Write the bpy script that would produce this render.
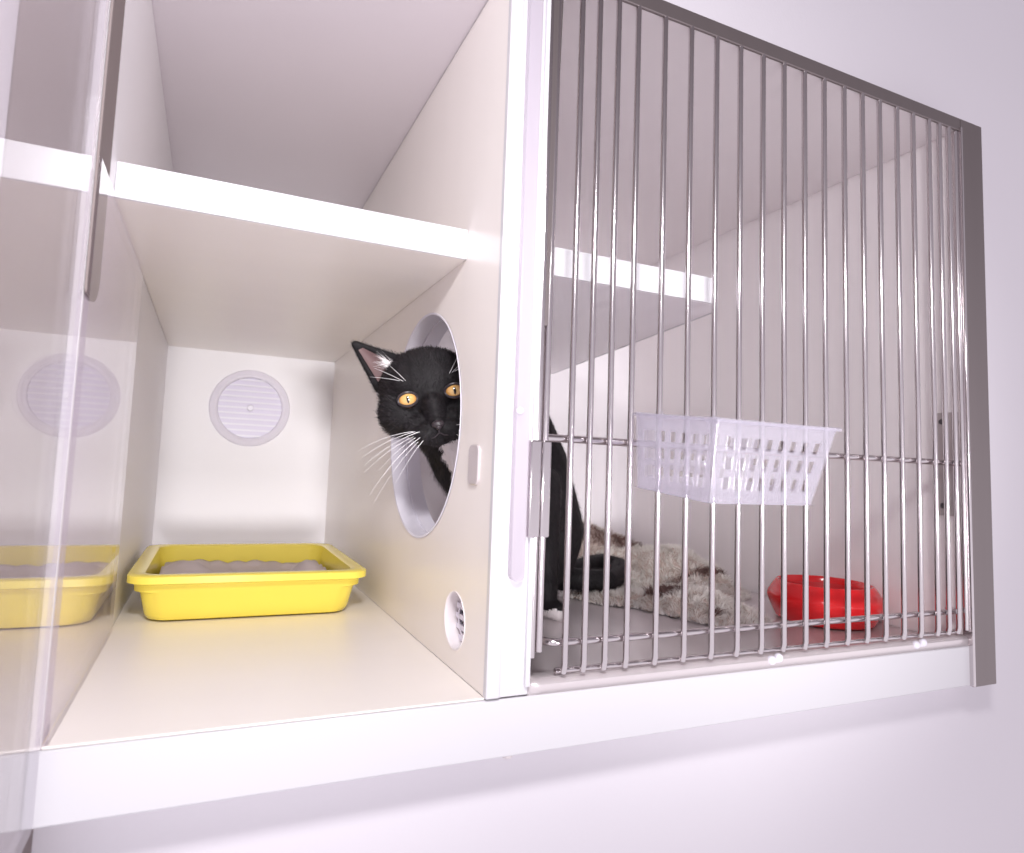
import bpy, bmesh, math, random
from mathutils import Vector, Matrix, noise
random.seed(7)
scene = bpy.context.scene
C = scene.collection
for o in list(bpy.data.objects): bpy.data.objects.remove(o)
S = 0.6                                   # one drawing unit of the cabinet = 0.6 m
def U(x, y, z): return Vector((x*S, y*S, z*S))

# ------------------------------------------------------------------ camera
cam = bpy.data.cameras.new('camera'); co = bpy.data.objects.new('camera', cam); C.objects.link(co)
right = Vector((0.91873, -0.39295, 0.03909)); fwd = Vector((0.38889, 0.91752, 0.08320)); up = Vector((-0.06855, -0.06124, 0.99577))
co.matrix_world = Matrix(((right.x, up.x, -fwd.x, -0.19317), (right.y, up.y, -fwd.y, -0.43046), (right.z, up.z, -fwd.z, 0.16271), (0, 0, 0, 1)))
cam.sensor_width = 36; cam.sensor_fit = 'HORIZONTAL'; cam.lens = 36*636.518/1024
cam.shift_x = (512-482.68)/1024; cam.shift_y = (417.43-426.5)/1024
cam.clip_start = 0.01; cam.clip_end = 50
cam.dof.use_dof = True; cam.dof.focus_distance = 0.62; cam.dof.aperture_fstop = 8.0
scene.camera = co

# ------------------------------------------------------------------ world and lights
w = bpy.data.worlds.new('world'); scene.world = w; w.use_nodes = True
wn = w.node_tree; bg = wn.nodes['Background']; bg.inputs[1].default_value = 1.0
tcw = wn.nodes.new('ShaderNodeTexCoord'); spw = wn.nodes.new('ShaderNodeSeparateXYZ'); rw = wn.nodes.new('ShaderNodeValToRGB')
mw = wn.nodes.new('ShaderNodeMath'); mw.operation = 'MULTIPLY_ADD'; mw.inputs[1].default_value = 0.5; mw.inputs[2].default_value = 0.5
wn.links.new(tcw.outputs['Generated'], spw.inputs[0]); wn.links.new(spw.outputs[2], mw.inputs[0]); wn.links.new(mw.outputs[0], rw.inputs[0]); wn.links.new(rw.outputs[0], bg.inputs[0])
el = rw.color_ramp.elements                                # a room: pale walls all round, a dimmer ceiling
el[0].position = 0.45; el[0].color = (0.92, 0.86, 0.94, 1); el[1].position = 0.80; el[1].color = (0.20, 0.17, 0.19, 1)
e = el.new(0.56); e.color = (0.62, 0.57, 0.64, 1)
def area(name, loc, target, sx, sy, power, col):
    l = bpy.data.lights.new(name, 'AREA'); l.shape = 'RECTANGLE'; l.size = sx; l.size_y = sy; l.energy = power; l.color = col
    o = bpy.data.objects.new(name, l); C.objects.link(o); o.location = loc
    o.rotation_euler = (Vector(target)-Vector(loc)).to_track_quat('-Z', 'Y').to_euler()
    return o
def spot(name, loc, target, ang, size, power, col, blend=0.5):
    l = bpy.data.lights.new(name, 'SPOT'); l.spot_size = math.radians(ang); l.spot_blend = blend; l.shadow_soft_size = size; l.energy = power; l.color = col
    o = bpy.data.objects.new(name, l); C.objects.link(o); o.location = loc
    o.rotation_euler = (Vector(target)-Vector(loc)).to_track_quat('-Z', 'Y').to_euler()
    return o
area('flash_softbox', (-0.20, -0.50, 0.56), (0.05, 0.06, -0.25), 0.12, 0.09, 4.8, (1.0, 0.98, 1.0))
spot('added_fill_spot', (-0.22, -2.7, 0.0), (-0.13, 0.4, 0.22), 13, 0.16, 190, (1.0, 0.98, 0.99), 0.9)  # added fill, no such lamp known: brightens the inside of the open compartment
spot('added_fill_spot', (0.15, -2.7, -0.05), (0.32, 0.4, 0.26), 14.5, 0.16, 290, (1.0, 0.98, 0.99), 0.9)
vs = scene.view_settings
vs.view_transform = 'Standard'; vs.look = 'None'; vs.gamma = 1; vs.use_curve_mapping = False; vs.exposure = 0.08

# ------------------------------------------------------------------ materials
def mat(name, col, rough=0.5, metal=0.0, **kw):
    m = bpy.data.materials.new(name); m.use_nodes = True
    b = m.node_tree.nodes['Principled BSDF']
    b.inputs['Base Color'].default_value = (*col, 1); b.inputs['Roughness'].default_value = rough; b.inputs['Metallic'].default_value = metal
    for k, v in kw.items(): b.inputs[k.replace('_', ' ')].default_value = v
    return m
def vary(m, col, amt=0.06, scale=6, bump=0.0, bscale=200, stretch=(1, 1, 1)):
    nt = m.node_tree; b = nt.nodes['Principled BSDF']
    tc = nt.nodes.new('ShaderNodeTexCoord'); mp = nt.nodes.new('ShaderNodeMapping'); mp.inputs['Scale'].default_value = stretch
    n = nt.nodes.new('ShaderNodeTexNoise'); n.inputs['Scale'].default_value = scale; n.inputs['Detail'].default_value = 5
    r = nt.nodes.new('ShaderNodeMix'); r.data_type = 'RGBA'
    r.inputs[6].default_value = (*[c*(1-amt) for c in col], 1); r.inputs[7].default_value = (*[min(1, c*(1+amt)) for c in col], 1)
    nt.links.new(tc.outputs['Object'], mp.inputs[0]); nt.links.new(mp.outputs[0], n.inputs[0]); nt.links.new(n.outputs[0], r.inputs[0]); nt.links.new(r.outputs[2], b.inputs['Base Color'])
    if bump:
        n2 = nt.nodes.new('ShaderNodeTexNoise'); n2.inputs['Scale'].default_value = bscale
        bp = nt.nodes.new('ShaderNodeBump'); bp.inputs['Strength'].default_value = bump; bp.inputs['Distance'].default_value = 0.001
        nt.links.new(mp.outputs[0], n2.inputs[0]); nt.links.new(n2.outputs[0], bp.inputs['Height']); nt.links.new(bp.outputs[0], b.inputs['Normal'])
    return m
def V(name, col, rough=0.5, metal=0.0, amt=0.04, scale=6, bump=0.0, bscale=200, stretch=(1, 1, 1), **kw):
    return vary(mat(name, col, rough, metal, **kw), col, amt, scale, bump, bscale, stretch)
M = {}
M['wall'] = V('wall_paint', (0.76, 0.725, 0.77), 0.75, amt=0.02, bump=0.12, bscale=350)
M['white'] = V('white_laminate', (0.66, 0.645, 0.675), 0.28, amt=0.012)
M['cream'] = V('cream_laminate', (0.94, 0.885, 0.84), 0.30, amt=0.02, stretch=(1, 4, 1))
M['back'] = V('back_board', (0.93, 0.905, 0.925), 0.45, amt=0.015)
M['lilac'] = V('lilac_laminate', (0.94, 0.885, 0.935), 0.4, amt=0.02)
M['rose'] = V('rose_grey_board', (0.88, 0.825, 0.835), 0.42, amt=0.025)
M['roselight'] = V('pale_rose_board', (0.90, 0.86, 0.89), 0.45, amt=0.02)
M['taupe'] = V('brushed_aluminium', (0.24, 0.205, 0.205), 0.38, 0.75, amt=0.06, scale=40, stretch=(1, 1, 0.04))
M['chrome'] = mat('chrome', (0.66, 0.615, 0.625), 0.14, 1.0)
M['steel'] = V('brushed_steel', (0.70, 0.64, 0.65), 0.28, 0.4, amt=0.04, scale=30, stretch=(0.06, 1, 1))
M['matt_taupe'] = V('matt_taupe_profile', (0.26, 0.215, 0.21), 0.75, 0.0, amt=0.05, Specular_IOR_Level=0.15)
M['plate'] = V('dull_steel_plate', (0.50, 0.44, 0.445), 0.35, 0.4, amt=0.04)
M['plastic_white'] = V('white_plastic', (0.82, 0.79, 0.87), 0.3, amt=0.01)
M['plastic_lilac'] = V('lilac_vent_plastic', (0.72, 0.67, 0.80), 0.35, amt=0.01)
M['vent_rim'] = V('pale_lilac_plastic', (0.86, 0.82, 0.91), 0.35, amt=0.01)
M['vent_gap'] = V('vent_gap', (0.52, 0.48, 0.60), 0.6, amt=0.01)
M['yellow'] = V('yellow_plastic', (0.93, 0.76, 0.11), 0.2, amt=0.02, Subsurface_Weight=0.0)
M['red'] = V('red_plastic', (0.74, 0.018, 0.022), 0.16, amt=0.03)
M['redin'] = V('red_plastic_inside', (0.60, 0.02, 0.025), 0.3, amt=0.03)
M['paper'] = V('grey_brown_paper', (0.56, 0.48, 0.47), 0.7, amt=0.12, scale=50, bump=0.3, bscale=90)
M['dark'] = V('dark_gap', (0.06, 0.05, 0.055), 0.6)
M['fur'] = V('black_fur', (0.006, 0.0045, 0.0055), 0.65, amt=0.2, scale=60)
M['fursheen'] = V('black_fur_sheen', (0.018, 0.0135, 0.017), 0.6, amt=0.3, scale=60)
for k_ in ('fur', 'fursheen'): M[k_].node_tree.nodes['Principled BSDF'].inputs['Specular IOR Level'].default_value = 0.32
M['furwhite'] = V('white_fur', (0.93, 0.88, 0.88), 0.6, amt=0.05, scale=60)
M['skin'] = V('ear_skin', (0.13, 0.075, 0.075), 0.6, amt=0.15, scale=80)
M['nose'] = V('nose_leather', (0.03, 0.022, 0.026), 0.4, amt=0.1, scale=300)
M['whisker'] = mat('whisker', (0.9, 0.88, 0.9), 0.3)
M['cornea'] = None
M['rugc'] = V('cream_pile', (0.97, 0.89, 0.84), 0.9, amt=0.12, scale=30)
M['rugb'] = V('brown_pile', (0.20, 0.12, 0.105), 0.9, amt=0.2, scale=60)
M['rugt'] = V('rug_backing', (0.62, 0.50, 0.44), 0.9, amt=0.1, scale=60)

def schlick(nt, ior):
    g = nt.nodes.new('ShaderNodeNewGeometry'); d = nt.nodes.new('ShaderNodeVectorMath'); d.operation = 'DOT_PRODUCT'
    nt.links.new(g.outputs['Normal'], d.inputs[0]); nt.links.new(g.outputs['Incoming'], d.inputs[1])
    def mth(op, a, b):
        n_ = nt.nodes.new('ShaderNodeMath'); n_.operation = op
        for i, v in enumerate((a, b)):
            if isinstance(v, (int, float)): n_.inputs[i].default_value = v
            elif v is not None: nt.links.new(v, n_.inputs[i])
        return n_
    f0 = ((ior-1)/(ior+1))**2
    a = mth('ABSOLUTE', d.outputs['Value'], None); o = mth('SUBTRACT', 1.0, a.outputs[0]); p = mth('POWER', o.outputs[0], 5.0)
    m_ = mth('MULTIPLY', p.outputs[0], 1-f0); return mth('ADD', m_.outputs[0], f0)
def glassmat(name, tint, ior, rough=0.0, body=0.0, bodycol=(0.85, 0.82, 0.88)):
    m = bpy.data.materials.new(name); m.use_nodes = True; nt = m.node_tree; nt.nodes.clear()
    out = nt.nodes.new('ShaderNodeOutputMaterial'); fr = schlick(nt, ior)
    tr = nt.nodes.new('ShaderNodeBsdfTransparent'); tr.inputs[0].default_value = (*tint, 1)
    gl = nt.nodes.new('ShaderNodeBsdfGlossy'); gl.inputs['Roughness'].default_value = rough; gl.inputs['Color'].default_value = (1, 1, 1, 1)
    base = tr
    if body:
        tl = nt.nodes.new('ShaderNodeBsdfDiffuse'); tl.inputs[0].default_value = (*bodycol, 1)
        t2 = nt.nodes.new('ShaderNodeBsdfTranslucent'); t2.inputs[0].default_value = (*bodycol, 1)
        a = nt.nodes.new('ShaderNodeMixShader'); a.inputs[0].default_value = 0.45
        nt.links.new(tl.outputs[0], a.inputs[1]); nt.links.new(t2.outputs[0], a.inputs[2])
        b = nt.nodes.new('ShaderNodeMixShader'); b.inputs[0].default_value = body
        nt.links.new(tr.outputs[0], b.inputs[1]); nt.links.new(a.outputs[0], b.inputs[2]); base = b
    mx = nt.nodes.new('ShaderNodeMixShader')
    nt.links.new(fr.outputs[0], mx.inputs[0]); nt.links.new(base.outputs[0], mx.inputs[1]); nt.links.new(gl.outputs[0], mx.inputs[2])
    nt.links.new(mx.outputs[0], out.inputs[0]); return m
M['glass'] = glassmat('door_glass', (0.985, 0.975, 0.99), 1.6, 0.012, body=0.05)
M['wallglass'] = glassmat('glass_liner', (0.97, 0.95, 0.98), 1.5, 0.02)
M['acrylic'] = glassmat('frosted_acrylic', (0.9, 0.85, 0.9), 1.4, 0.15, body=0.55, bodycol=(0.82, 0.79, 0.83))
M['basket'] = glassmat('translucent_plastic', (0.98, 0.97, 1.0), 1.45, 0.12, body=0.25, bodycol=(0.74, 0.72, 0.77))

# ------------------------------------------------------------------ mesh helpers
def link(name, me, m, parent=None):
    o = bpy.data.objects.new(name, me); C.objects.link(o)
    for x in (m if isinstance(m, (list, tuple)) else [m]): me.materials.append(x)
    if parent: o.parent = parent
    return o
def fin(name, bm, m, parent=None, smooth=True, bevel=0, seg=2):
    bmesh.ops.recalc_face_normals(bm, faces=bm.faces)
    me = bpy.data.meshes.new(name); bm.to_mesh(me); bm.free()
    o = link(name, me, m, parent)
    if bevel:
        b = o.modifiers.new('bevel', 'BEVEL'); b.width = bevel; b.segments = seg; b.limit_method = 'ANGLE'; b.angle_limit = 0.7
    if smooth:
        me.polygons.foreach_set('use_smooth', [True]*len(me.polygons))
        try: me.set_sharp_from_angle(angle=0.7)
        except Exception: pass
    return o
def add_box(bm, a, b, mi=0):
    vs_ = [bm.verts.new((x, y, z)) for x in (a[0], b[0]) for y in (a[1], b[1]) for z in (a[2], b[2])]
    for f in ((0, 1, 3, 2), (4, 6, 7, 5), (0, 4, 5, 1), (2, 3, 7, 6), (0, 2, 6, 4), (1, 5, 7, 3)):
        bm.faces.new([vs_[i] for i in f]).material_index = mi
def box(name, a, b, m, parent=None, bevel=0.001):          # in drawing units
    bm = bmesh.new(); add_box(bm, U(*a), U(*b)); return fin(name, bm, m, parent, True, bevel)
def add_tube(bm, pts, r, n=10, caps=True, mi=0):
    pts = [Vector(p) for p in pts]; rs = r if isinstance(r, (list, tuple)) else [r]*len(pts)
    t0 = (pts[1]-pts[0]).normalized(); ref = Vector((0, 0, 1)) if abs(t0.z) < 0.9 else Vector((1, 0, 0))
    nrm = t0.cross(ref).normalized(); prev = None; first = None
    for i, p in enumerate(pts):
        t = (pts[min(i+1, len(pts)-1)]-pts[max(i-1, 0)]).normalized()
        nrm = (nrm-t*nrm.dot(t)).normalized(); bn = t.cross(nrm)
        ring = [bm.verts.new(p+(nrm*math.cos(2*math.pi*k/n)+bn*math.sin(2*math.pi*k/n))*rs[i]) for k in range(n)]
        if prev:
            for k in range(n): bm.faces.new((prev[k], prev[(k+1) % n], ring[(k+1) % n], ring[k])).material_index = mi
        else: first = ring
        prev = ring
    if caps:
        bm.faces.new(first[::-1]).material_index = mi; bm.faces.new(prev).material_index = mi
def tube(name, pts, r, m, parent=None, n=10):
    bm = bmesh.new(); add_tube(bm, pts, r, n); return fin(name, bm, m, parent)
def add_lathe(bm, prof, mtx, n=64, mi=0):                   # prof = list of (radius, height)
    rings = []
    for r, h in prof:
        if r < 1e-6: rings.append([bm.verts.new(mtx @ Vector((0, 0, h)))])
        else: rings.append([bm.verts.new(mtx @ Vector((r*math.cos(2*math.pi*k/n), r*math.sin(2*math.pi*k/n), h))) for k in range(n)])
    for a, b in zip(rings, rings[1:]):
        for k in range(n):
            k2 = (k+1) % n
            if len(a) == 1 and len(b) == 1: continue
            if len(a) == 1: f = (a[0], b[k], b[k2])
            elif len(b) == 1: f = (a[k], a[k2], b[0])
            else: f = (a[k], a[k2], b[k2], b[k])
            bm.faces.new(f).material_index = mi
def rpoly(x0, y0, x1, y1, rad, n=8):                        # rounded rectangle, rad = (r00, r10, r11, r01)
    out = []
    for (cx, cy, a0, r) in ((x0, y0, 180, rad[0]), (x1, y0, 270, rad[1]), (x1, y1, 0, rad[2]), (x0, y1, 90, rad[3])):
        if r <= 0: out.append((cx, cy)); continue
        ox = cx+r if cx == x0 else cx-r; oy = cy+r if cy == y0 else cy-r
        for k in range(n+1):
            a = math.radians(a0+90*k/n); out.append((ox+r*math.cos(a), oy+r*math.sin(a)))
    return out
def prism(name, poly, f0, f1, m, parent=None, bevel=0.0008):   # poly of (a,b); f0/f1 turn (a,b) into a point
    bm = bmesh.new(); A = [bm.verts.new(f0(a, b)) for a, b in poly]; B = [bm.verts.new(f1(a, b)) for a, b in poly]
    bm.faces.new(A[::-1]); bm.faces.new(B)
    for i in range(len(poly)): j = (i+1) % len(poly); bm.faces.new((A[i], A[j], B[j], B[i]))
    return fin(name, bm, m, parent, True, bevel)
def thing(name, loc, label, cat, group=None):
    o = bpy.data.objects.new(name, None); C.objects.link(o); o.location = loc; o.empty_display_size = 0.03
    o['label'] = label; o['category'] = cat
    if group: o['group'] = group
    return o
def tag(o, label, cat, group=None):
    o['label'] = label; o['category'] = cat
    if group: o['group'] = group
    return o
def settle(root):                                           # parts were built in world space: keep them where they are
    inv = Matrix.Translation(-root.location)
    for ch in root.children: ch.matrix_parent_inverse = inv
def evalmesh(o, name):
    dg = bpy.context.evaluated_depsgraph_get(); dg.update()
    me = bpy.data.meshes.new_from_object(o.evaluated_get(dg)); me.name = name; return me

# ------------------------------------------------------------------ setting: the wall the cabinet is built into
WY = 0.06
XL, XR, ZB, ZT, D = -0.5, 1.0, -0.0715, 0.968, 1.187
bm = bmesh.new()
for a, b in (((-4, WY, -2.2), (XL-.012, WY+.1, 3)), ((XR+.003, WY, -2.2), (5, WY+.1, 3)), ((XL-.012, WY, -2.2), (XR+.003, WY+.1, ZB-.004)), ((XL-.012, WY, 1.3), (XR+.003, WY+.1, 3)), ((XL-.012, WY, ZT+.003), (XR+.003, WY+.1, 1.3))):
    add_box(bm, U(*a), U(*b))
bmesh.ops.remove_doubles(bm, verts=bm.verts, dist=1e-5)
wall = fin('wall_back', bm, M['wall'], smooth=False); wall['kind'] = 'structure'

# ------------------------------------------------------------------ the cabinet
WL, T, XI = -0.4475, 0.055, 0.934
cab = thing('cat_cabinet', U(0.25, 0.0, ZB), 'large white cat cabinet built into the wall with open compartment and barred compartment', 'cabinet')
P = cab
box('bottom_rail', (-0.457, 0.0, ZB), (XI-.001, 0.03, -0.003), M['white'], P, 0.0012)
box('toilet_floor', (-0.4475, 0.002, -0.0028), (0.0, D, 0.0), M['cream'], P)
box('barred_floor', (0.0, 0.03, -0.03), (XI, D, -0.012), M['white'], P)
box('toilet_back_panel', (-0.46, D, -0.03), (T/2, D+.03, 0.96), M['back'], P)
DR = 0.985
box('barred_back_panel', (T+.0005, DR, -0.012), (XI-.0005, DR+.03, 0.9455), M['roselight'], P)
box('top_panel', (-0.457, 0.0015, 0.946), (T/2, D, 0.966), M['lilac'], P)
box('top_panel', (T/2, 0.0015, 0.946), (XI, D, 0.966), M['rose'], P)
box('left_side_panel', (-0.457, 0.0, -0.0029), (WL, D, 0.944), M['back'], P)
box('right_side_panel', (XI, 0.0005, ZB), (0.998, D, 0.965), M['rose'], P)
box('right_frame_strip', (XI, -0.004, ZB-.002), (1.0, 0.0, ZT), M['taupe'], P, 0.0008)
box('right_frame_lip', (XI-.004, -0.007, ZB), (XI+.002, 0.01, 0.95), M['chrome'], P, 0.0006)
box('top_frame_strip', (0.02, -0.004, 0.944), (XI, 0.001, ZT), M['taupe'], P, 0.0008)
box('top_frame_strip', (-0.457, -0.002, 0.944), (0.02, 0.001, ZT), M['white'], P, 0.0008)
box('left_frame_strip', (-0.522, -0.004, -0.30), (-0.4575, WY+.005, 1.0), M['matt_taupe'], P, 0.002)
box('underside_panel', (-0.457, 0.0305, ZB), (XI-.001, WY+.03, ZB+.012), M['white'], P)
prism('inner_trim', rpoly(0.0005, 0.43, 0.068, 0.9435, (.004, .03, 0, 0)), lambda a, b: U(-0.4470, a, b), lambda a, b: U(-0.4445, a, b), M['matt_taupe'], P, 0.0004)
# divider with the round cat hole and the small vent hole
hc, hr = (0.306, 0.344), 0.1875
sc, sr = (0.113, 0.066), 0.039
bm = bmesh.new(); add_box(bm, U(0, 0, 0), U(T, D, 0.944)); dv = fin('divider_panel', bm, M['cream'], None, False)
bm = bmesh.new()
for (c, r) in ((hc, hr), (sc, sr)):
    add_lathe(bm, [(0, -0.1), (r*S, -0.1), (r*S, 0.1), (0, 0.1)], Matrix.Translation(U(0, c[0], c[1])) @ Matrix.Rotation(math.pi/2, 4, 'Y'), 96)
cut = fin('cutter', bm, M['cream'], None, False)
bo = dv.modifiers.new('b', 'BOOLEAN'); bo.operation = 'DIFFERENCE'; bo.object = cut; bo.solver = 'EXACT'
me = evalmesh(dv, 'divider_panel'); old = dv.data; dv.modifiers.clear(); dv.data = me; bpy.data.meshes.remove(old); bpy.data.objects.remove(cut)
me.polygons.foreach_set('use_smooth', [True]*len(me.polygons)); me.set_sharp_from_angle(angle=0.6)
dv.parent = P
# front face of the divider: white edge band, channel, acrylic strip
box('divider_edge', (-0.0012, -0.004, -0.0005), (0.017, 0.006, 0.944), M['white'], P, 0.0008)
box('divider_channel', (0.017, -0.001, -0.0005), (0.056, 0.004, 0.944), M['white'], P, 0.0005)
box('channel_lip', (0.050, -0.006, 0.01), (0.0565, 0.01, 0.944), M['white'], P, 0.0005)
prism('door_edge_strip', rpoly(0.0225, 0.138, 0.0415, 0.94, (0.0092, 0.0092, 0, 0)), lambda a, b: U(a, -0.012, b), lambda a, b: U(a, -0.0015, b), M['acrylic'], P)
def screw(name, x, y, z, r, axis, m):
    bm = bmesh.new(); rot = {'y': Matrix.Rotation(math.pi/2, 4, 'X'), 'x': Matrix.Rotation(-math.pi/2, 4, 'Y'), 'z': Matrix.Rotation(math.pi, 4, 'X')}[axis]
    add_lathe(bm, [(0, -.001), (r, -.001), (r, .0008), (r*.8, .0017), (r*.3, .002), (r*.3, .0012), (0, .0012)], Matrix.Translation(U(x, y, z)) @ rot, 20)
    return fin(name, bm, m, P)
screw('screw', 0.0265, -0.013, 0.347, 0.0026, 'y', M['plastic_white'])
screw('foot_screw', 0.035, 0.008, ZB-.001, 0.0042, 'z', M['steel'])
screw('corner_bolt', 0.006, 1.14, 0.038, 0.0045, 'x', M['dark'])
# grommets
def grommet(c, r, x0, x1, th, flange):
    bm = bmesh.new(); mt = Matrix.Translation(U(0, c[0], c[1])) @ Matrix.Rotation(math.pi/2, 4, 'Y'); R_ = r*S; a, b = x0*S, x1*S; m_ = (a+b)/2
    add_lathe(bm, [(R_*1.001, a), (R_-th*.2, a-.0006), (R_-th, a), (R_-th, m_-.0012), (R_-th*.45, m_-.0007), (R_-th*.45, m_+.0007), (R_-th, m_+.0012), (R_-th, b), (R_*1.001, b)], mt, 96)
    return fin('hole_lining', bm, M['plastic_white'], P)
grommet(hc, hr, -0.0008, T+.001, 0.0022, 0.0)
grommet(sc, sr, 0.0, T+.001, 0.0012, 0.0).data.materials[0] = M['rose']
# vent insert inside the small hole
bm = bmesh.new(); mt = Matrix.Translation(U(0.021, sc[0], sc[1])) @ Matrix.Rotation(math.pi/2, 4, 'Y')
add_lathe(bm, [(0, .002), (sr*S*.98, .002), (sr*S*.98, 0), (0, 0)], mt, 48, 1)
for k in range(5):
    z = sc[1]-sr*.72+k*sr*.36; hw = math.sqrt(max(0, (sr*.92)**2-(z-sc[1])**2))
    add_box(bm, U(0.0155, sc[0]-hw, z-.0035), U(0.021, sc[0]+hw, z+.0035))
add_lathe(bm, [(sr*S*.55, -.0035), (sr*S*.68, -.0035), (sr*S*.68, 0), (sr*S*.55, 0)], mt, 40)
fin('vent_grate', bm, [M['plastic_white'], M['paper']], P)
# latch plate on the divider
prism('striker_plate', rpoly(0.044, 0.252, 0.079, 0.305, (.010,)*4), lambda a, b: U(-0.0035, a, b), lambda a, b: U(0.001, a, b), M['steel'], P, 0.0009)
# big round vent on the back wall
vc = (-0.228, 0.421); vr = 0.108
bm = bmesh.new(); mt = Matrix.Translation(U(vc[0], D, vc[1])) @ Matrix.Rotation(math.pi/2, 4, 'X'); R_ = vr*S
add_lathe(bm, [(R_*.78, 0.0), (R_*.80, .006), (R_*.86, .0075), (R_*.97, .005), (R_, 0.0)], mt, 72)
fin('vent_rim', bm, M['vent_rim'], P)
bm = bmesh.new(); add_lathe(bm, [(0, .0012), (R_*.8, .0012), (R_*.8, 0)], mt, 48, 1)
for k in range(11):
    z = vc[1]+vr*.8*(-1+2*(k+.5)/11); hw = math.sqrt(max(0, (vr*.79)**2-(z-vc[1])**2))
    add_box(bm, U(vc[0]-hw, D-.0075, z-.0022), U(vc[0]+hw, D-.002, z+.0022))
add_lathe(bm, [(0, .006), (.0045, .006), (.0055, .004), (.0055, 0)], mt, 24)
fin('vent_slats', bm, [M['plastic_white'], M['plastic_lilac']], P)
# shelves
slant = lambda p: (p[0]+(p[0]-0.055)/.43*(p[1]-.127)*.15+(p[0]-.055)*.03, p[1])
zb, zt, ys = 0.5746, 0.619, 0.127
prism('toilet_shelf', rpoly(WL, ys, 0.0, D, (.002, 0, 0, 0)), lambda a, b: U(a, b, zb), lambda a, b: U(a, b, zt), [M['cream']], P, 0.001)
box('shelf_edging', (WL, ys-.004, zb), (0.0, ys+.001, zt), M['white'], P, 0.0008)
prism('lounging_shelf', [slant(p) for p in rpoly(T, ys, 0.482, DR-.001, (0, .055, 0, 0))], lambda a, b: U(a, b, zb), lambda a, b: U(a, b, zt-.006), M['lilac'], P, 0.001)
poly = [slant(p) for p in rpoly(T, ys-.004, 0.486, DR-.001, (0, .057, 0, 0), 12)]
edge = [p for p in poly if not (p[0] < T+.001 and p[1] > .5)]
bm = bmesh.new(); pts = [(T, ys-.004)]+[p for p in poly[1:-1]]
prev = None
inner = [slant(p) for p in rpoly(T, ys-.0005, 0.4825, DR-.001, (0, .054, 0, 0), 12)]; ipts = [(T, ys-.0005)]+[p for p in inner[1:-1]]
for o_, i_ in zip(pts, ipts):
    q = [bm.verts.new(U(o_[0], o_[1], zb)), bm.verts.new(U(o_[0], o_[1], zt)), bm.verts.new(U(i_[0], i_[1], zt)), bm.verts.new(U(i_[0], i_[1], zb))]
    if prev:
        for k in range(4): bm.faces.new((prev[k], prev[(k+1) % 4], q[(k+1) % 4], q[k]))
    prev = q
fin('shelf_edging', bm, M['white'], P)
# glass liner on the left side wall, and the swung-open glass door with its hinges
box('glass_liner', (WL+.0002, 0.004, 0.0), (WL+.005, 0.43, zb-.004), M['wallglass'], P, 0.0006)
gd = prism('glass_door', rpoly(-0.445, -0.0715, -0.001, 0.935, (.008,)*4), lambda a, b: U(-0.4537, a, b), lambda a, b: U(-0.4477, a, b), M['glass'], P, 0)
# latch plate on the right side wall
lp = prism('latch_plate', rpoly(0.006, 0.222, 0.052, 0.412, (.004,)*4), lambda a, b: U(XI-.0075, a, b), lambda a, b: U(XI-.001, a, b), M['plate'], P, 0.0005)
for z in (0.395, 0.24):
    bm = bmesh.new(); add_lathe(bm, [(0, .004), (.002, .004), (.003, .0025), (.003, 0)], Matrix.Translation(U(XI-.0075, 0.034, z)) @ Matrix.Rotation(-math.pi/2, 4, 'Y'), 20)
    fin('latch_screw', bm, M['dark'], lp)

# ---- barred door
gate = bpy.data.objects.new('barred_door', None); C.objects.link(gate); gate.parent = P; gate.location = (0, 0, 0); gate.empty_display_size = .02
BR = 0.0046*S
GX = [0.071, 0.108, 0.1365, 0.168, 0.2015, 0.249, 0.2975, 0.3465, 0.394, 0.441, 0.486, 0.5315, 0.577, 0.6245, 0.6695, 0.7135, 0.759, 0.8025, 0.847, 0.877, 0.904]
for i, x in enumerate(GX[1:]):
    yb = 0.0 if i < 18 else 0.0
    bot = [U(x, 0.003, 0.020), U(x, 0.0005, 0.030)]
    tube('bar', [U(x, 0, 0.945), U(x+.0006*math.sin(i*2.1), 0, 0.6), U(x, 0, 0.3)]+bot[::-1], BR*.92, M['chrome'], gate)
def rod(name, pts, r=BR): return tube(name, pts, r, M['chrome'], gate)
rod('crossbar', [U(0.069, 0.0092, 0.317), U(0.5, 0.0092, 0.317), U(0.926, 0.0092, 0.318)], BR*1.15)
arc = lambda cx, cy, r, a0, a1, z, n=8: [U(cx+r*math.cos(math.radians(a0+(a1-a0)*k/n)), cy+r*math.sin(math.radians(a0+(a1-a0)*k/n)), z) for k in range(n+1)]
rod('crossbar', [U(0.087, 0.09, 0.056)]+arc(0.107, 0.0292, 0.02, 180, 270, 0.056)+arc(0.898, 0.0372, 0.028, 270, 350, 0.056), BR*1.05)
rod('crossbar', [U(0.10, 0.0105, 0.0205), U(0.5, 0.0105, 0.0205), U(0.918, 0.0105, 0.0205)], BR*.8)
rod('end_bar', [U(0.0705, 0.0, 0.943), U(0.0695, 0.0, 0.30), U(0.0695, 0.0, 0.05)], BR*1.1)
rod('end_bar', [U(0.0575, -0.002, 0.943), U(0.0585, -0.002, 0.30), U(0.0585, -0.002, 0.044)], BR*1.0)
rod('end_bar', [U(0.927, 0.002, 0.943), U(0.927, 0.002, 0.5), U(0.927, 0.002, 0.024)], BR*.9)
bm = bmesh.new()
for x0, x1 in ((0.0445, 0.0615), (0.0615, 0.0755)):
    add_box(bm, U(x0, -0.011, 0.191), U(x1-.0012, 0.006, 0.312))
fin('hinge_clip', bm, M['chrome'], gate, True, 0.0012, 3)
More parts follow.
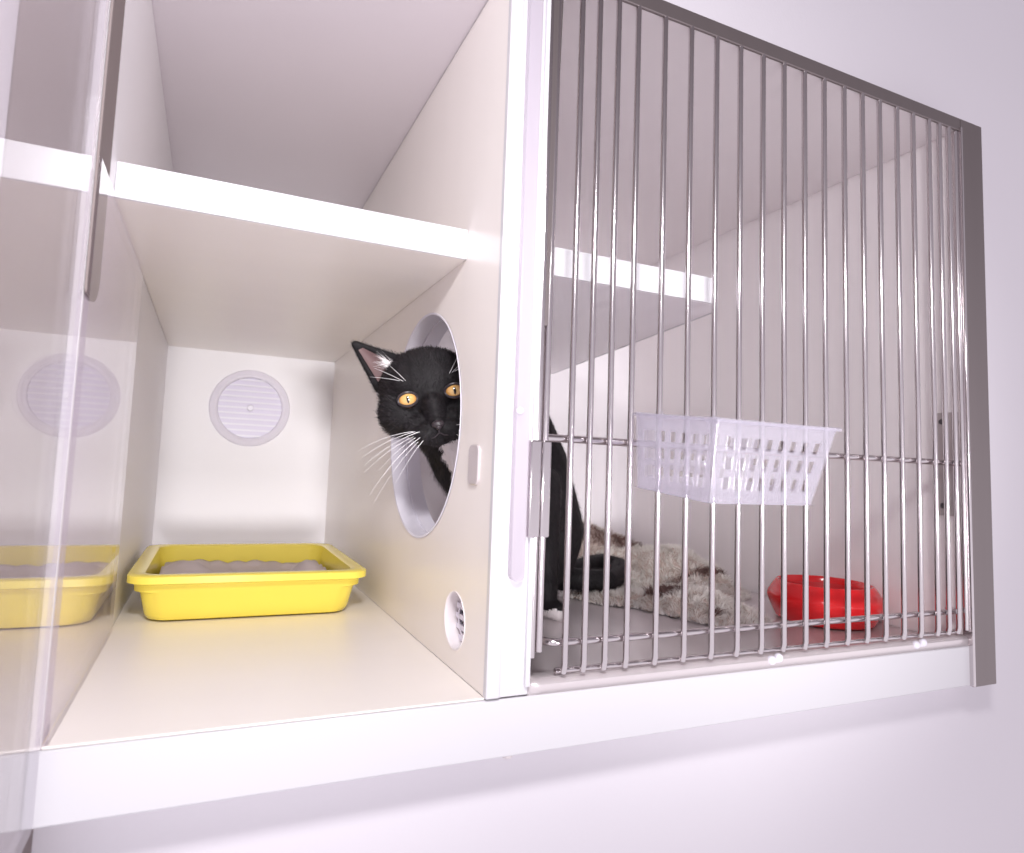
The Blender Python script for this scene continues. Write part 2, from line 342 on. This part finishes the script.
# dark rubbing profile beside the first bar (upper half)
prism('gate_profile', [(.060, .46), (.068, .46), (.0765, .943), (.0535, .943)], lambda a, b: U(a, -.0045, b), lambda a, b: U(a, .006, b), M['taupe'], gate, 0.0012)
settle(cab); 

# ------------------------------------------------------------------ steel floor tray in the barred compartment
ft = thing('floor_pan', U(0.5, 0.03, -0.01), 'shallow stainless steel floor pan lying behind the bars under the rug', 'tray')
bm = bmesh.new()
def quadstrip(prof, x0, x1, nx=40):
    rows = []
    for y, z in prof: rows.append([bm.verts.new(U(x0+(x1-x0)*k/nx, y, z)) for k in range(nx+1)])
    for a, b in zip(rows, rows[1:]):
        for k in range(nx): bm.faces.new((a[k], a[k+1], b[k+1], b[k]))
quadstrip([(0.003, -0.0035), (0.0025, 0.008), (0.0045, 0.0105), (0.010, 0.0125), (0.03, 0.0125), (0.040, 0.008), (0.05, 0.002), (0.07, -0.002), (0.4, -0.002), (0.8, -0.002), (0.97, 0.0), (0.98, 0.02)], T+.002, XI-.003)
fin('pan', bm, M['steel'], ft).modifiers.new('s', 'SOLIDIFY').thickness = 0.0008
for nm, (x, L) in (('a', (0.463, .02)), ('b', (0.79, .026))):
    bm = bmesh.new()
    add_lathe(bm, [(0, .0), (.0035, .0), (.0042, .003), (.003, .005), (0, .0055)], Matrix.Translation(U(x, 0.006, 0.008)) @ Matrix.Rotation(math.pi/2, 4, 'X'), 20)
    add_lathe(bm, [(0, .0), (.0035, .0), (.0042, .003), (.003, .005), (0, .0055)], Matrix.Translation(U(x+L*.7, 0.006, 0.0105)) @ Matrix.Rotation(math.pi/2, 4, 'X'), 20)
    add_box(bm, U(x-.004, 0.0, 0.004), U(x+L, 0.006, 0.009))
    fin('clip', bm, M['plastic_white'], ft, True, 0.0008)['label'] = 'white plastic clip on the pan lip'
settle(ft)

# ------------------------------------------------------------------ litter tray
lt = thing('litter_tray', U(-0.235, 0.64, 0.0), 'yellow plastic litter tray lined with grey paper on the cream compartment floor', 'litter tray')
def rr(x0, y0, x1, y1, r, n=6): return rpoly(x0, y0, x1, y1, (r,)*4, n)
def loftrings(bm, rings, close=True, mi=0):
    prev = None
    for pl, z in rings:
        q = [bm.verts.new(U(x, y, z)) for x, y in pl]
        if prev:
            for k in range(len(q)): bm.faces.new((prev[k], prev[(k+1) % len(q)], q[(k+1) % len(q)], q[k])).material_index = mi
        else: first = q
        prev = q
    return first, prev
bx0, bx1, by0, by1 = -0.405, -0.068, 0.475, 0.85
bm = bmesh.new()
def R4(d, r): return rr(bx0-d, by0-d, bx1+d, by1+d, r)
f, l = loftrings(bm, [(R4(-.012, .03), 0.0005), (R4(-.002, .034), 0.004), (R4(.002, .034), 0.012), (R4(.010, .034), 0.050), (rr(bx0-.0185, by0-.0115, bx1+.0185, by1+.0115, .034), 0.052), (rr(bx0-.0195, by0-.012, bx1+.0195, by1+.012, .034), 0.066), (R4(.026, .038), 0.0665), (R4(.029, .038), 0.068), (R4(.029, .038), 0.079), (R4(.026, .037), 0.081), (R4(.008, .034), 0.081), (R4(.004, .034), 0.079), (R4(-.004, .034), 0.012), (R4(-.016, .03), 0.006)])
bm.faces.new(f[::-1]); bm.faces.new(l)
fin('tray_body', bm, M['yellow'], lt)
# crumpled paper lining
for nm, (x0, y0, x1, y1, zz, am, sd) in (('a', (-0.395, 0.485, -0.078, 0.835, 0.050, 0.030, 3)),):
    bm = bmesh.new(); N = 60; g = []
    for i in range(N+1):
        row = []
        for j in range(N+1):
            x = x0+(x1-x0)*i/N; y = y0+(y1-y0)*j/N
            e = max(abs(2*i/N-1), abs(2*j/N-1))
            z = .026+.044*math.exp(-((x+.34)/.05)**2-((y-.66)/.12)**2)+.046*math.exp(-((x+.125)/.035)**2-((y-.62)/.10)**2)+.016*math.exp(-((x+.20)/.03)**2-((y-.60)/.12)**2)
            z += .010*noise.noise(Vector((x*12, y*10, sd)))+.010*abs(noise.noise(Vector((x*26, y*18, sd+5))))*e+.016*e**8
            z = max(0.016, min(z, 0.076))
            row.append(bm.verts.new(U(x, y, z)))
        g.append(row)
    for i in range(N):
        for j in range(N): bm.faces.new((g[i][j], g[i+1][j], g[i+1][j+1], g[i][j+1]))
    pp = fin('paper_lining', bm, M['paper'], lt)
    pp.modifiers.new('s', 'SOLIDIFY').thickness = 0.0006
settle(lt)

# ------------------------------------------------------------------ red bowl
bw = thing('food_bowl', U(0.825, 0.205, 0.0), 'red plastic food bowl on the steel floor beside the rug', 'bowl')
bm = bmesh.new(); R_ = 0.105*S; H = 0.078*S
prof = [(0, .001), (R_*.80, .001), (R_*.84, .002), (R_*.93, H*.30), (R_*1.0, H*.55), (R_*1.0, H*.64), (R_*.93, H*.80), (R_*.85, H*.96), (R_*.82, H), (R_*.78, H*.985), (R_*.75, H*.9), (R_*.72, H*.4), (R_*.6, H*.2), (0, H*.18)]
add_lathe(bm, prof, Matrix.Translation(U(0.825, 0.205, -0.001)), 72)
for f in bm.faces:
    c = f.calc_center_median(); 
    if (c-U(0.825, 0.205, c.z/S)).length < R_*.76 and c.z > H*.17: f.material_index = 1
b = fin('bowl_body', bm, [M['red'], M['redin']], bw)
ss = b.modifiers.new('ss', 'SUBSURF'); ss.levels = 1; ss.render_levels = 1
settle(bw)

# ------------------------------------------------------------------ hanging basket
bk = thing('hanging_basket', U(0.30, -0.085, 0.245), 'translucent white perforated plastic basket hooked on the outside of the bars', 'basket')
tp = dict(x0=0.206, x1=0.398, y0=-0.158, y1=-0.0065, z=0.345)
bt = dict(x0=0.203, x1=0.362, y0=-0.149, y1=-0.016, z=0.2445)
def panel(bm, A, B, Cc, Dd, nc, nr, hx, hy, mx=0.09, my0=0.2, my1=0.14):   # A,B bottom ends; Dd,Cc top ends
    xs = [0]; ws = (1-2*mx)/nc
    for i in range(nc): c = mx+ws*(i+.5); xs += [c-ws*hx/2, c+ws*hx/2]
    xs += [1]; ys_ = [0]; hs = (1-my0-my1)/nr
    for i in range(nr): c = my0+hs*(i+.5); ys_ += [c-hs*hy/2, c+hs*hy/2]
    ys_ += [1]
    V_ = [[bm.verts.new(A.lerp(B, x).lerp(Dd.lerp(Cc, x), y)) for y in ys_] for x in xs]
    for i in range(len(xs)-1):
        for j in range(len(ys_)-1):
            if i % 2 == 1 and j % 2 == 1 and nc and nr: continue
            bm.faces.new((V_[i][j], V_[i+1][j], V_[i+1][j+1], V_[i][j+1]))
tc = [U(tp['x0'], tp['y0'], tp['z']-.004), U(tp['x1'], tp['y0'], tp['z']-.004), U(tp['x1'], tp['y1'], tp['z']+.012), U(tp['x0'], tp['y1'], tp['z']+.012)]
bc = [U(bt['x0'], bt['y0'], bt['z']), U(bt['x1'], bt['y0'], bt['z']), U(bt['x1'], bt['y1'], bt['z']+.013), U(bt['x0'], bt['y1'], bt['z']+.013)]
bm = bmesh.new()
for i in range(4):
    j = (i+1) % 4; panel(bm, bc[i], bc[j], tc[j], tc[i], 8 if i % 2 == 0 else 7, 3, .48, .62, 0.07, 0.12, 0.17)
panel(bm, bc[0], bc[1], bc[2], bc[3], 8, 6, .5, .5)
# rim: flared lip
cen = sum(tc, Vector())/4
for i in range(4):
    j = (i+1) % 4; o1 = tc[i]+(tc[i]-cen)*.045; o2 = tc[j]+(tc[j]-cen)*.045
    if i == 2: o1, o2 = tc[i]+Vector((0, 0, .001)), tc[j]+Vector((0, 0, .001))
    q = [bm.verts.new(v) for v in (tc[i], tc[j], o2, o1)]; bm.faces.new(q)
    q = [bm.verts.new(v) for v in (o1, o2, o2-Vector((0, 0, .0022)), o1-Vector((0, 0, .0022)))]; bm.faces.new(q)
bmesh.ops.remove_doubles(bm, verts=bm.verts, dist=2e-4)
b = fin('basket_body', bm, M['basket'], bk, False)
so = b.modifiers.new('s', 'SOLIDIFY'); so.thickness = 0.0012; so.offset = 0
bv = b.modifiers.new('b', 'BEVEL'); bv.width = .0005; bv.segments = 2; bv.limit_method = 'ANGLE'
# hooks over the crossbar bars
for x in (0.25, 0.345):
    bm = bmesh.new(); add_tube(bm, [U(x, -0.012, 0.352), U(x, -0.004, 0.362), U(x, 0.006, 0.362), U(x, 0.009, 0.352), U(x, 0.009, 0.34)], .0011, 8)
    fin('hook', bm, M['basket'], bk)
settle(bk)

# ------------------------------------------------------------------ strands (rug pile, cat fur)
def strands(name, items, mats, parent, seg=3):
    """items: (root, direction, length, width, side, bend, material index)"""
    vs_, fs, mi = [], [], []
    for (p, d, L, wd, side, bend, m_) in items:
        b0 = len(vs_)
        for k in range(seg+1):
            t = k/seg; q = p+d*(L*t)+bend*(L*t*t); ww = wd*(1-t*.85)
            if k < seg: vs_ += [q-side*ww, q+side*ww]
            else: vs_.append(q)
        for k in range(seg-1): a = b0+2*k; fs.append((a, a+1, a+3, a+2)); mi.append(m_)
        a = b0+2*(seg-1); fs.append((a, a+1, a+2)); mi.append(m_)
    me = bpy.data.meshes.new(name); me.from_pydata([tuple(v) for v in vs_], [], fs)
    me.polygons.foreach_set('material_index', mi); me.polygons.foreach_set('use_smooth', [True]*len(fs))
    return link(name, me, mats, parent)

# ------------------------------------------------------------------ shaggy rug
rug = thing('shaggy_rug', U(0.62, 0.5, 0.0), 'crumpled cream shaggy rug with brown patches lying behind the bars', 'rug')
outline = [(0.36, 0.72), (0.40, 0.56), (0.425, 0.50), (0.445, 0.427), (0.502, 0.385), (0.518, 0.326), (0.537, 0.262), (0.55, 0.214), (0.587, 0.187), (0.655, 0.185), (0.70, 0.22), (0.74, 0.36), (0.86, 0.42), (0.92, 0.55), (0.92, 0.85), (0.88, 0.96), (0.7, 0.965), (0.5, 0.965), (0.38, 0.93)]
def inside(x, y):
    c = False; n = len(outline)
    for i in range(n):
        (x1, y1), (x2, y2) = outline[i], outline[(i+1) % n]
        if (y1 > y) != (y2 > y) and x < (x2-x1)*(y-y1)/(y2-y1)+x1: c = not c
    return c
def edist(x, y):
    m_ = 9; n = len(outline)
    for i in range(n):
        a = Vector(outline[i]); b_ = Vector(outline[(i+1) % n]); p = Vector((x, y)); ab = b_-a
        t = max(0, min(1, (p-a).dot(ab)/ab.dot(ab))); m_ = min(m_, (p-(a+ab*t)).length)
    return m_
def gau(x, y, cx, cy, sx, sy): return math.exp(-((x-cx)/sx)**2-((y-cy)/sy)**2)
def rugh(x, y):
    e = min(1, edist(x, y)/.05); e = e*e*(3-2*e)
    z = 0.014+0.118*gau(x, y, 0.67, 0.86, .17, .13)+0.072*gau(x, y, 0.80, 0.62, .09, .13)+0.020*gau(x, y, 0.62, 0.33, .07, .09)
    z += 0.010*noise.noise(Vector((x*9, y*9, 1)))+0.006*noise.noise(Vector((x*20, y*20, 5)))
    return max(.002, z)*e+.001
bm = bmesh.new(); N = 70; gv = {}
for i in range(N+1):
    for j in range(N+1):
        x = .34+.6*i/N; y = .16+.96*j/N
        if inside(x, y): gv[i, j] = bm.verts.new(U(x, y, rugh(x, y)))
for i in range(N):
    for j in range(N):
        q = [(i, j), (i+1, j), (i+1, j+1), (i, j+1)]
        if all(k in gv for k in q): bm.faces.new([gv[k] for k in q])
fin('rug_base', bm, M['rugt'], rug)
def isbrown(x, y):
    v = gau(x, y, .70, .79, .13, .055)+gau(x, y, .585, .40, .055, .05)*1.0+gau(x, y, .80, .50, .13, .018)+gau(x, y, .58, .235, .03, .05)*.5+gau(x, y, .55, .82, .035, .06)
    return v+.35*noise.noise(Vector((x*22, y*22, 4))) > .55
items = []
n = 0
while n < 30000:
    x = random.uniform(.34, .94); y = random.uniform(.16, .98)
    if not inside(x, y): continue
    if random.random() > (1.15-y*.6): continue
    n += 1
    z = rugh(x, y); e = .01
    gx = (rugh(x+e, y)-rugh(x-e, y))/(2*e); gy = (rugh(x, y+e)-rugh(x, y-e))/(2*e)
    nm = Vector((-gx, -gy, 1)).normalized()
    cl = Vector((noise.noise(Vector((x*45, y*45, 7))), noise.noise(Vector((x*45, y*45, 17))), .15*noise.noise(Vector((x*45, y*45, 27)))))
    d = (nm+cl*1.5+Vector((random.gauss(0, .2), random.gauss(0, .2), 0))+Vector((0, -.15, 0))).normalized()
    L = random.uniform(.012, .019)*(0.8 if not isbrown(x, y) else .95); side = Vector((random.gauss(0, 1), random.gauss(0, 1), .1)).normalized()
    p = U(x, y, z)
    items.append((p, d, L, random.uniform(.00035, .0007), side, Vector((cl.x*.6, cl.y*.6, -.35)), 1 if isbrown(x, y) else 0))
pl = strands('rug_pile', items, [M['rugc'], M['rugb']], rug); pl['kind'] = 'stuff'
settle(rug)

# ------------------------------------------------------------------ the cat
cat = thing('cat', U(0.2, 0.42, 0.0), 'black cat with white chest and paws peeking through the round hole', 'cat')
# head frame: origin between the eyes; local x = picture right, y = out of the face, z = up (centimetres)
HO = Vector((-0.010, 0.154, 0.2335))+right*0.0075-up*.001
roll = math.radians(10.5); yaw = math.radians(8); pitch = math.radians(2)
r0 = right*math.cos(roll)+up*math.sin(roll); u0 = up*math.cos(roll)-right*math.sin(roll); f0 = -fwd
f1 = f0*math.cos(yaw)+r0*math.sin(yaw); r1 = r0*math.cos(yaw)-f0*math.sin(yaw)
f2 = f1*math.cos(pitch)-u0*math.sin(pitch); u2 = u0*math.cos(pitch)+f1*math.sin(pitch)
HM = Matrix(((r1.x, f2.x, u2.x, HO.x), (r1.y, f2.y, u2.y, HO.y), (r1.z, f2.z, u2.z, HO.z), (0, 0, 0, 1))) @ Matrix.Scale(0.01, 4)
def H(x, y, z): return HM @ Vector((x, y, z))
def add_ell(bm, mtx, c, r, n=20):
    g = bmesh.ops.create_uvsphere(bm, u_segments=n, v_segments=n//2+2, radius=1, matrix=mtx @ Matrix.Translation(c) @ Matrix.Diagonal((*r, 1)))
def add_chain(bm, pts, rad, sub=8):
    for (a, ra), (b_, rb) in zip(zip(pts, rad), zip(pts[1:], rad[1:])):
        for k in range(sub+1):
            t = k/sub; c = Vector(a).lerp(Vector(b_), t); r = ra+(rb-ra)*t
            bmesh.ops.create_icosphere(bm, subdivisions=2, radius=r, matrix=Matrix.Translation(c))
bm = bmesh.new(); I = Matrix.Identity(4)
add_ell(bm, HM, (0, -1.6, .8), (4.75, 4.2, 3.9))
for s in (-1, 1):
    add_ell(bm, HM, (s*2.9, -.4, -1.2), (2.2, 2.6, 2.3))
    add_ell(bm, HM, (s*1.9, 1.0, 1.3), (1.5, 1.2, 1.0))
    add_ell(bm, HM, (s*1.05, 2.7, -3.45), (1.3, 1.35, 1.0))
    add_ell(bm, HM, (s*1.7, 1.2, -2.6), (1.5, 1.7, 1.2))
    # ear: flattened cone made of spheres, hollow front added as its own part
    for k in range(12):
        t = k/11
        a = Vector((s*4.75, -2.1, 1.6)).lerp(Vector((s*6.25, -1.6, 6.2)), t); b_ = Vector(((4.0 if s > 0 else -2.0), -1.6, 4.0)).lerp(Vector((s*6.1, -1.6, 6.3)), t)
        for q in range(9):
            c = a.lerp(b_, q/8); c.y -= .55*math.sin(math.pi*q/8)*(1-t)
            add_ell(bm, HM, c, (.42-.1*t,)*3, 8)
add_ell(bm, HM, (0, 1.7, -1.3), (1.15, 2.1, 1.7))
add_ell(bm, HM, (0, 2.9, -2.5), (.85, 1.35, .8))
add_ell(bm, HM, (0, 2.0, -4.2), (1.15, 1.4, .7))
hb = H(0, -3.5, -.5)
add_chain(bm, [hb, H(1.3, -4.0, -4.2), U(.15, .40, .325), U(.246, .42, .367)], [.034, .031, .034, .035])
add_chain(bm, [U(.246, .42, .367), U(.292, .45, .276), U(.338, .48, .155), U(.348, .50, .10)], [.035, .045, .051, .043])
add_chain(bm, [U(.19, .40, .29), U(.28, .43, .20)], [.040, .045])
add_chain(bm, [H(1.6, -3.6, -4.4), U(.093, .35, .285), U(.15, .39, .25)], [.030, .034, .04])
add_chain(bm, [U(.25, .37, .24), U(.272, .37, .13), U(.283, .365, .03)], [.034, .021, .0125])   # near foreleg
add_chain(bm, [U(.283, .362, .022), U(.292, .335, .016)], [.0125, .0105])
add_chain(bm, [U(.19, .42, .24), U(.20, .42, .12), U(.205, .41, .03)], [.034, .02, .0125])
add_chain(bm, [U(.205, .41, .022), U(.205, .38, .017)], [.0125, .0105])
add_chain(bm, [U(.34, .51, .10), U(.375, .54, .05), U(.39, .55, .025), U(.405, .53, .02)], [.040, .022, .013, .0115])  # haunch and hind paw
tl = [U(.37, .54, .05), U(.43, .49, .044), U(.50, .48, .043), U(.56, .52, .047), U(.60, .58, .054), U(.585, .625, .059), U(.53, .60, .059), U(.47, .565, .057), U(.43, .54, .056)]   # tail curled up on the rug
add_chain(bm, tl, [.018, .0145, .0135, .013, .013, .0125, .012, .011, .009])
o = fin('cat_body', bm, [M['fur'], M['furwhite']], None)
rm = o.modifiers.new('r', 'REMESH'); rm.mode = 'VOXEL'; rm.voxel_size = .0019
sm = o.modifiers.new('s', 'SMOOTH'); sm.factor = .5; sm.iterations = 5
me = evalmesh(o, 'cat_body'); old = o.data; o.modifiers.clear(); o.data = me; bpy.data.meshes.remove(old); o.parent = cat
me.polygons.foreach_set('use_smooth', [True]*len(me.polygons))
if len(me.materials) < 2:
    me.materials.clear(); me.materials.append(M['fur']); me.materials.append(M['furwhite'])
HI = HM.inverted()
def iswhite(p):
    q = HI @ p; x, y, z = p/S
    nz = .012*noise.noise(p*90)
    if q.z < -4.7 and z > .2 and x < .16: return q.x+.35*noise.noise(p*150) > .05+(-4.9-q.z)*.28
    if z < .020+nz*.6 and x > .1 and x < .45 and y < .57: return True
    return False
EYES = [(-2.2, 1.75, -.05), (2.2, 1.75, .0)]
for p_ in me.polygons: p_.material_index = 1 if iswhite(p_.center) else 0
# fur
import bisect
polys = [(p_.center.copy(), p_.normal.copy(), p_.area) for p_ in me.polygons]
def furcull(c):
    q = HI @ c
    if q.length < 9:
        for e in EYES:
            d_ = q-Vector(e)
            if (d_.x/.98)**2+(d_.z/.78)**2 < 1 and q.y > .5: return True
        if abs(q.x) < .62 and q.y > 3.7 and -3.05 < q.z < -2.1: return True
    return False
cum = []; t_ = 0
for c, nn, a in polys:
    d_ = (c-Vector((-.193, -.430, .163))).normalized()
    vis = 1.0 if nn.dot(d_) < .25 else .12
    q = HI @ c; den = 2.6 if q.length < 9 else 1.0
    t_ += a*vis*den; cum.append(t_)
items = []
backdir = (HM.to_3x3() @ Vector((0, -1, 0))).normalized(); headdown = (HM.to_3x3() @ Vector((0, 0, -1))).normalized(); hr_ = (HM.to_3x3() @ Vector((1, 0, 0))).normalized()
for k in range(80000):
    i = bisect.bisect_left(cum, random.uniform(0, t_)); i = min(i, len(polys)-1)
    c, nn, a = polys[i]
    if furcull(c): continue
    q = HI @ c
    jit = Vector((random.gauss(0, 1), random.gauss(0, 1), random.gauss(0, 1)))
    p = c+jit*.0006
    if q.length < 9.2:
        # comb outward from the nose
        fl_ = (HM.to_3x3() @ Vector((q.x*.9, -2.2, q.z+2.6))).normalized()
        L = random.uniform(.0038, .0062)
        if q.y > 1.5: L *= .55
        if abs(q.x) > 3.3 and q.z > 2.4: L *= .6
        if abs(q.x) > 3.4 and q.z < 1: L *= 1.35
    elif q.length < 15 and c.x < .10:
        fl_ = Vector((.15, .1, -1)); L = random.uniform(.007, .012)
    else:
        fl_ = Vector((.1, .15, -1)); L = random.uniform(.004, .008)
    tang = fl_-nn*fl_.dot(nn)
    tang = tang.normalized() if tang.length > 1e-4 else nn
    d = (nn*.55+tang*1.0+jit*.2).normalized()
    side = d.cross(nn); side = (side.normalized() if side.length > 1e-4 else Vector((1, 0, 0)))
    wt = iswhite(c)
    items.append((p-nn*.0003, d, L, random.uniform(.00013, .00026), side, -nn*.18, 2 if wt else (1 if random.random() < .42 else 0)))
fu = strands('fur', items, [M['fur'], M['fursheen'], M['furwhite']], cat, 2); fu['kind'] = 'stuff'
# eyes: amber iris with a slit pupil, in object space
def eyemat():
    m = bpy.data.materials.new('amber_eye'); m.use_nodes = True; nt = m.node_tree; b = nt.nodes['Principled BSDF']
    b.inputs['Roughness'].default_value = .06; b.inputs['Coat Weight'].default_value = 1.0
    tcn = nt.nodes.new('ShaderNodeTexCoord'); sp = nt.nodes.new('ShaderNodeSeparateXYZ'); nt.links.new(tcn.outputs['Object'], sp.inputs[0])
    def mth(op, a, b_=None):
        n_ = nt.nodes.new('ShaderNodeMath'); n_.operation = op
        for i, v in enumerate((a, b_)):
            if v is None: continue
            if isinstance(v, (int, float)): n_.inputs[i].default_value = v
            else: nt.links.new(v, n_.inputs[i])
        return n_.outputs[0]
    x, z = sp.outputs[0], sp.outputs[2]
    r_ = mth('SQRT', mth('ADD', mth('MULTIPLY', x, x), mth('MULTIPLY', z, z)))
    cr = nt.nodes.new('ShaderNodeValToRGB'); nt.links.new(r_, cr.inputs[0])
    el = cr.color_ramp.elements; el[0].position = .15; el[0].color = (.62, .42, .16, 1); el[1].position = 1.0; el[1].color = (.03, .015, .01, 1)
    e = el.new(.55); e.color = (.72, .40, .13, 1); e = el.new(.80); e.color = (.55, .26, .07, 1); e = el.new(.88); e.color = (.05, .02, .01, 1)
    sl = mth('ADD', mth('POWER', mth('ABSOLUTE', mth('DIVIDE', x, .13)), 1.6), mth('POWER', mth('ABSOLUTE', mth('DIVIDE', z, .42)), 2.0))
    lt_ = mth('LESS_THAN', sl, 1.0)
    mx = nt.nodes.new('ShaderNodeMix'); mx.data_type = 'RGBA'; nt.links.new(lt_, mx.inputs[0]); nt.links.new(cr.outputs[0], mx.inputs[6]); mx.inputs[7].default_value = (.004, .003, .004, 1)
    nt.links.new(mx.outputs[2], b.inputs['Base Color']); return m
EM = eyemat()
for e in EYES:
    bm = bmesh.new(); bmesh.ops.create_uvsphere(bm, u_segments=40, v_segments=24, radius=1.0)
    ey = fin('eye', bm, EM, None); ey.matrix_world = HM @ Matrix.Translation(e) @ Matrix.Diagonal((1, 1, .87, 1)); ey.parent = cat; ey.matrix_parent_inverse = Matrix.Translation(-cat.location)
    bm = bmesh.new(); pts = []
    for k in range(33):
        a = 2*math.pi*k/32; x, z = 0.90*math.cos(a), .66*math.sin(a)*(1 if math.sin(a) > 0 else .92)
        y = math.sqrt(max(0.02, 1.04**2-x*x-z*z)); pts.append(HM @ (Vector(e)+Vector((x, y, z))))
    add_tube(bm, pts, .0013, 8, False); fin('eyelid', bm, M['nose'], cat)
bm = bmesh.new(); add_ell(bm, HM, (0, 4.15, -2.72), (.58, .34, .36)); add_ell(bm, HM, (0, 4.2, -3.0), (.28, .28, .25)); fin('nose', bm, M['nose'], cat)
bm = bmesh.new()
add_tube(bm, [H(0, 4.2, -3.1), H(0, 4.12, -3.5), H(.5, 4.0, -3.85), H(1.2, 3.5, -3.9), H(1.7, 2.9, -3.7)], .0006, 6); add_tube(bm, [H(0, 4.12, -3.5), H(-.5, 4.0, -3.85), H(-1.2, 3.5, -3.9), H(-1.7, 2.9, -3.7)], .0006, 6)
fin('mouth', bm, M['nose'], cat)
# ear linings with pale inner hairs
for s in (-1, 1):
    bm = bmesh.new(); NN = 10; g = []
    for k in range(NN+1):
        t = k/NN*.93
        a = Vector((s*4.6, -1.45, 2.2)).lerp(Vector((s*6.0, -1.2, 5.8)), t); b_ = Vector((s*(2.8 if s < 0 else 4.2), -1.0, 3.7)).lerp(Vector((s*5.65, -1.25, 5.85)), t)
        g.append([bm.verts.new(HM @ (a.lerp(b_, q/8)+Vector((0, -.45*math.sin(math.pi*q/8)*(1-t)+.02, 0)))) for q in range(9)])
    for k in range(NN):
        for q in range(8): bm.faces.new((g[k][q], g[k+1][q], g[k+1][q+1], g[k][q+1]))
    fin('ear_lining', bm, M['skin'], cat)['label'] = 'pinkish brown inside of the ear'
    its = []
    for k in range(90):
        t = random.uniform(0, .5); a = Vector((s*2.7, -.85, 3.3)).lerp(Vector((s*4.2, -.9, 4.6)), t)+Vector((random.gauss(0, .15), 0, random.gauss(0, .2)))
        d = (HM.to_3x3() @ Vector((s*(1.0+random.gauss(0, .25)), .25, .3+random.gauss(0, .5)))).normalized()
        its.append((HM @ a, d, random.uniform(.008, .018), .00012, up, -d*.1+Vector((0, 0, .1)), 0))
    strands('ear_hair', its, [M['furwhite']], cat, 3)
# whiskers and brow hairs
wh = []
for s in (-1, 1):
    for i in range(9):
        r_, c_ = i % 3, i//3
        p = Vector((s*(1.25+.35*c_), 3.6-.4*c_, -3.05-.35*r_))
        d = Vector((s*1.0, .25-.35*c_*.3, -.10-.32*r_+.1*c_)).normalized(); L = random.uniform(4.2, 6.6)
        wh.append((p, d, L, Vector((0, -.35, -.26)), .028))
    for i in range(3):
        wh.append((Vector((s*(2.0+.3*i), 2.0, 1.6+.1*i)), Vector((s*(.7+.25*i), .5, 1.0-.28*i)).normalized(), 3.4-.2*i, Vector((0, -.4, -.05)), .022))
for p, d, L, bend, r_ in wh:
    pts = [HM @ (p+d*(L*k/8)+bend*(L*(k/8)**2)) for k in range(9)]
    bm = bmesh.new(); add_tube(bm, pts, [r_*.01*(1-.75*k/8) for k in range(9)], 5); fin('whisker', bm, M['whisker'], cat)
settle(cat)
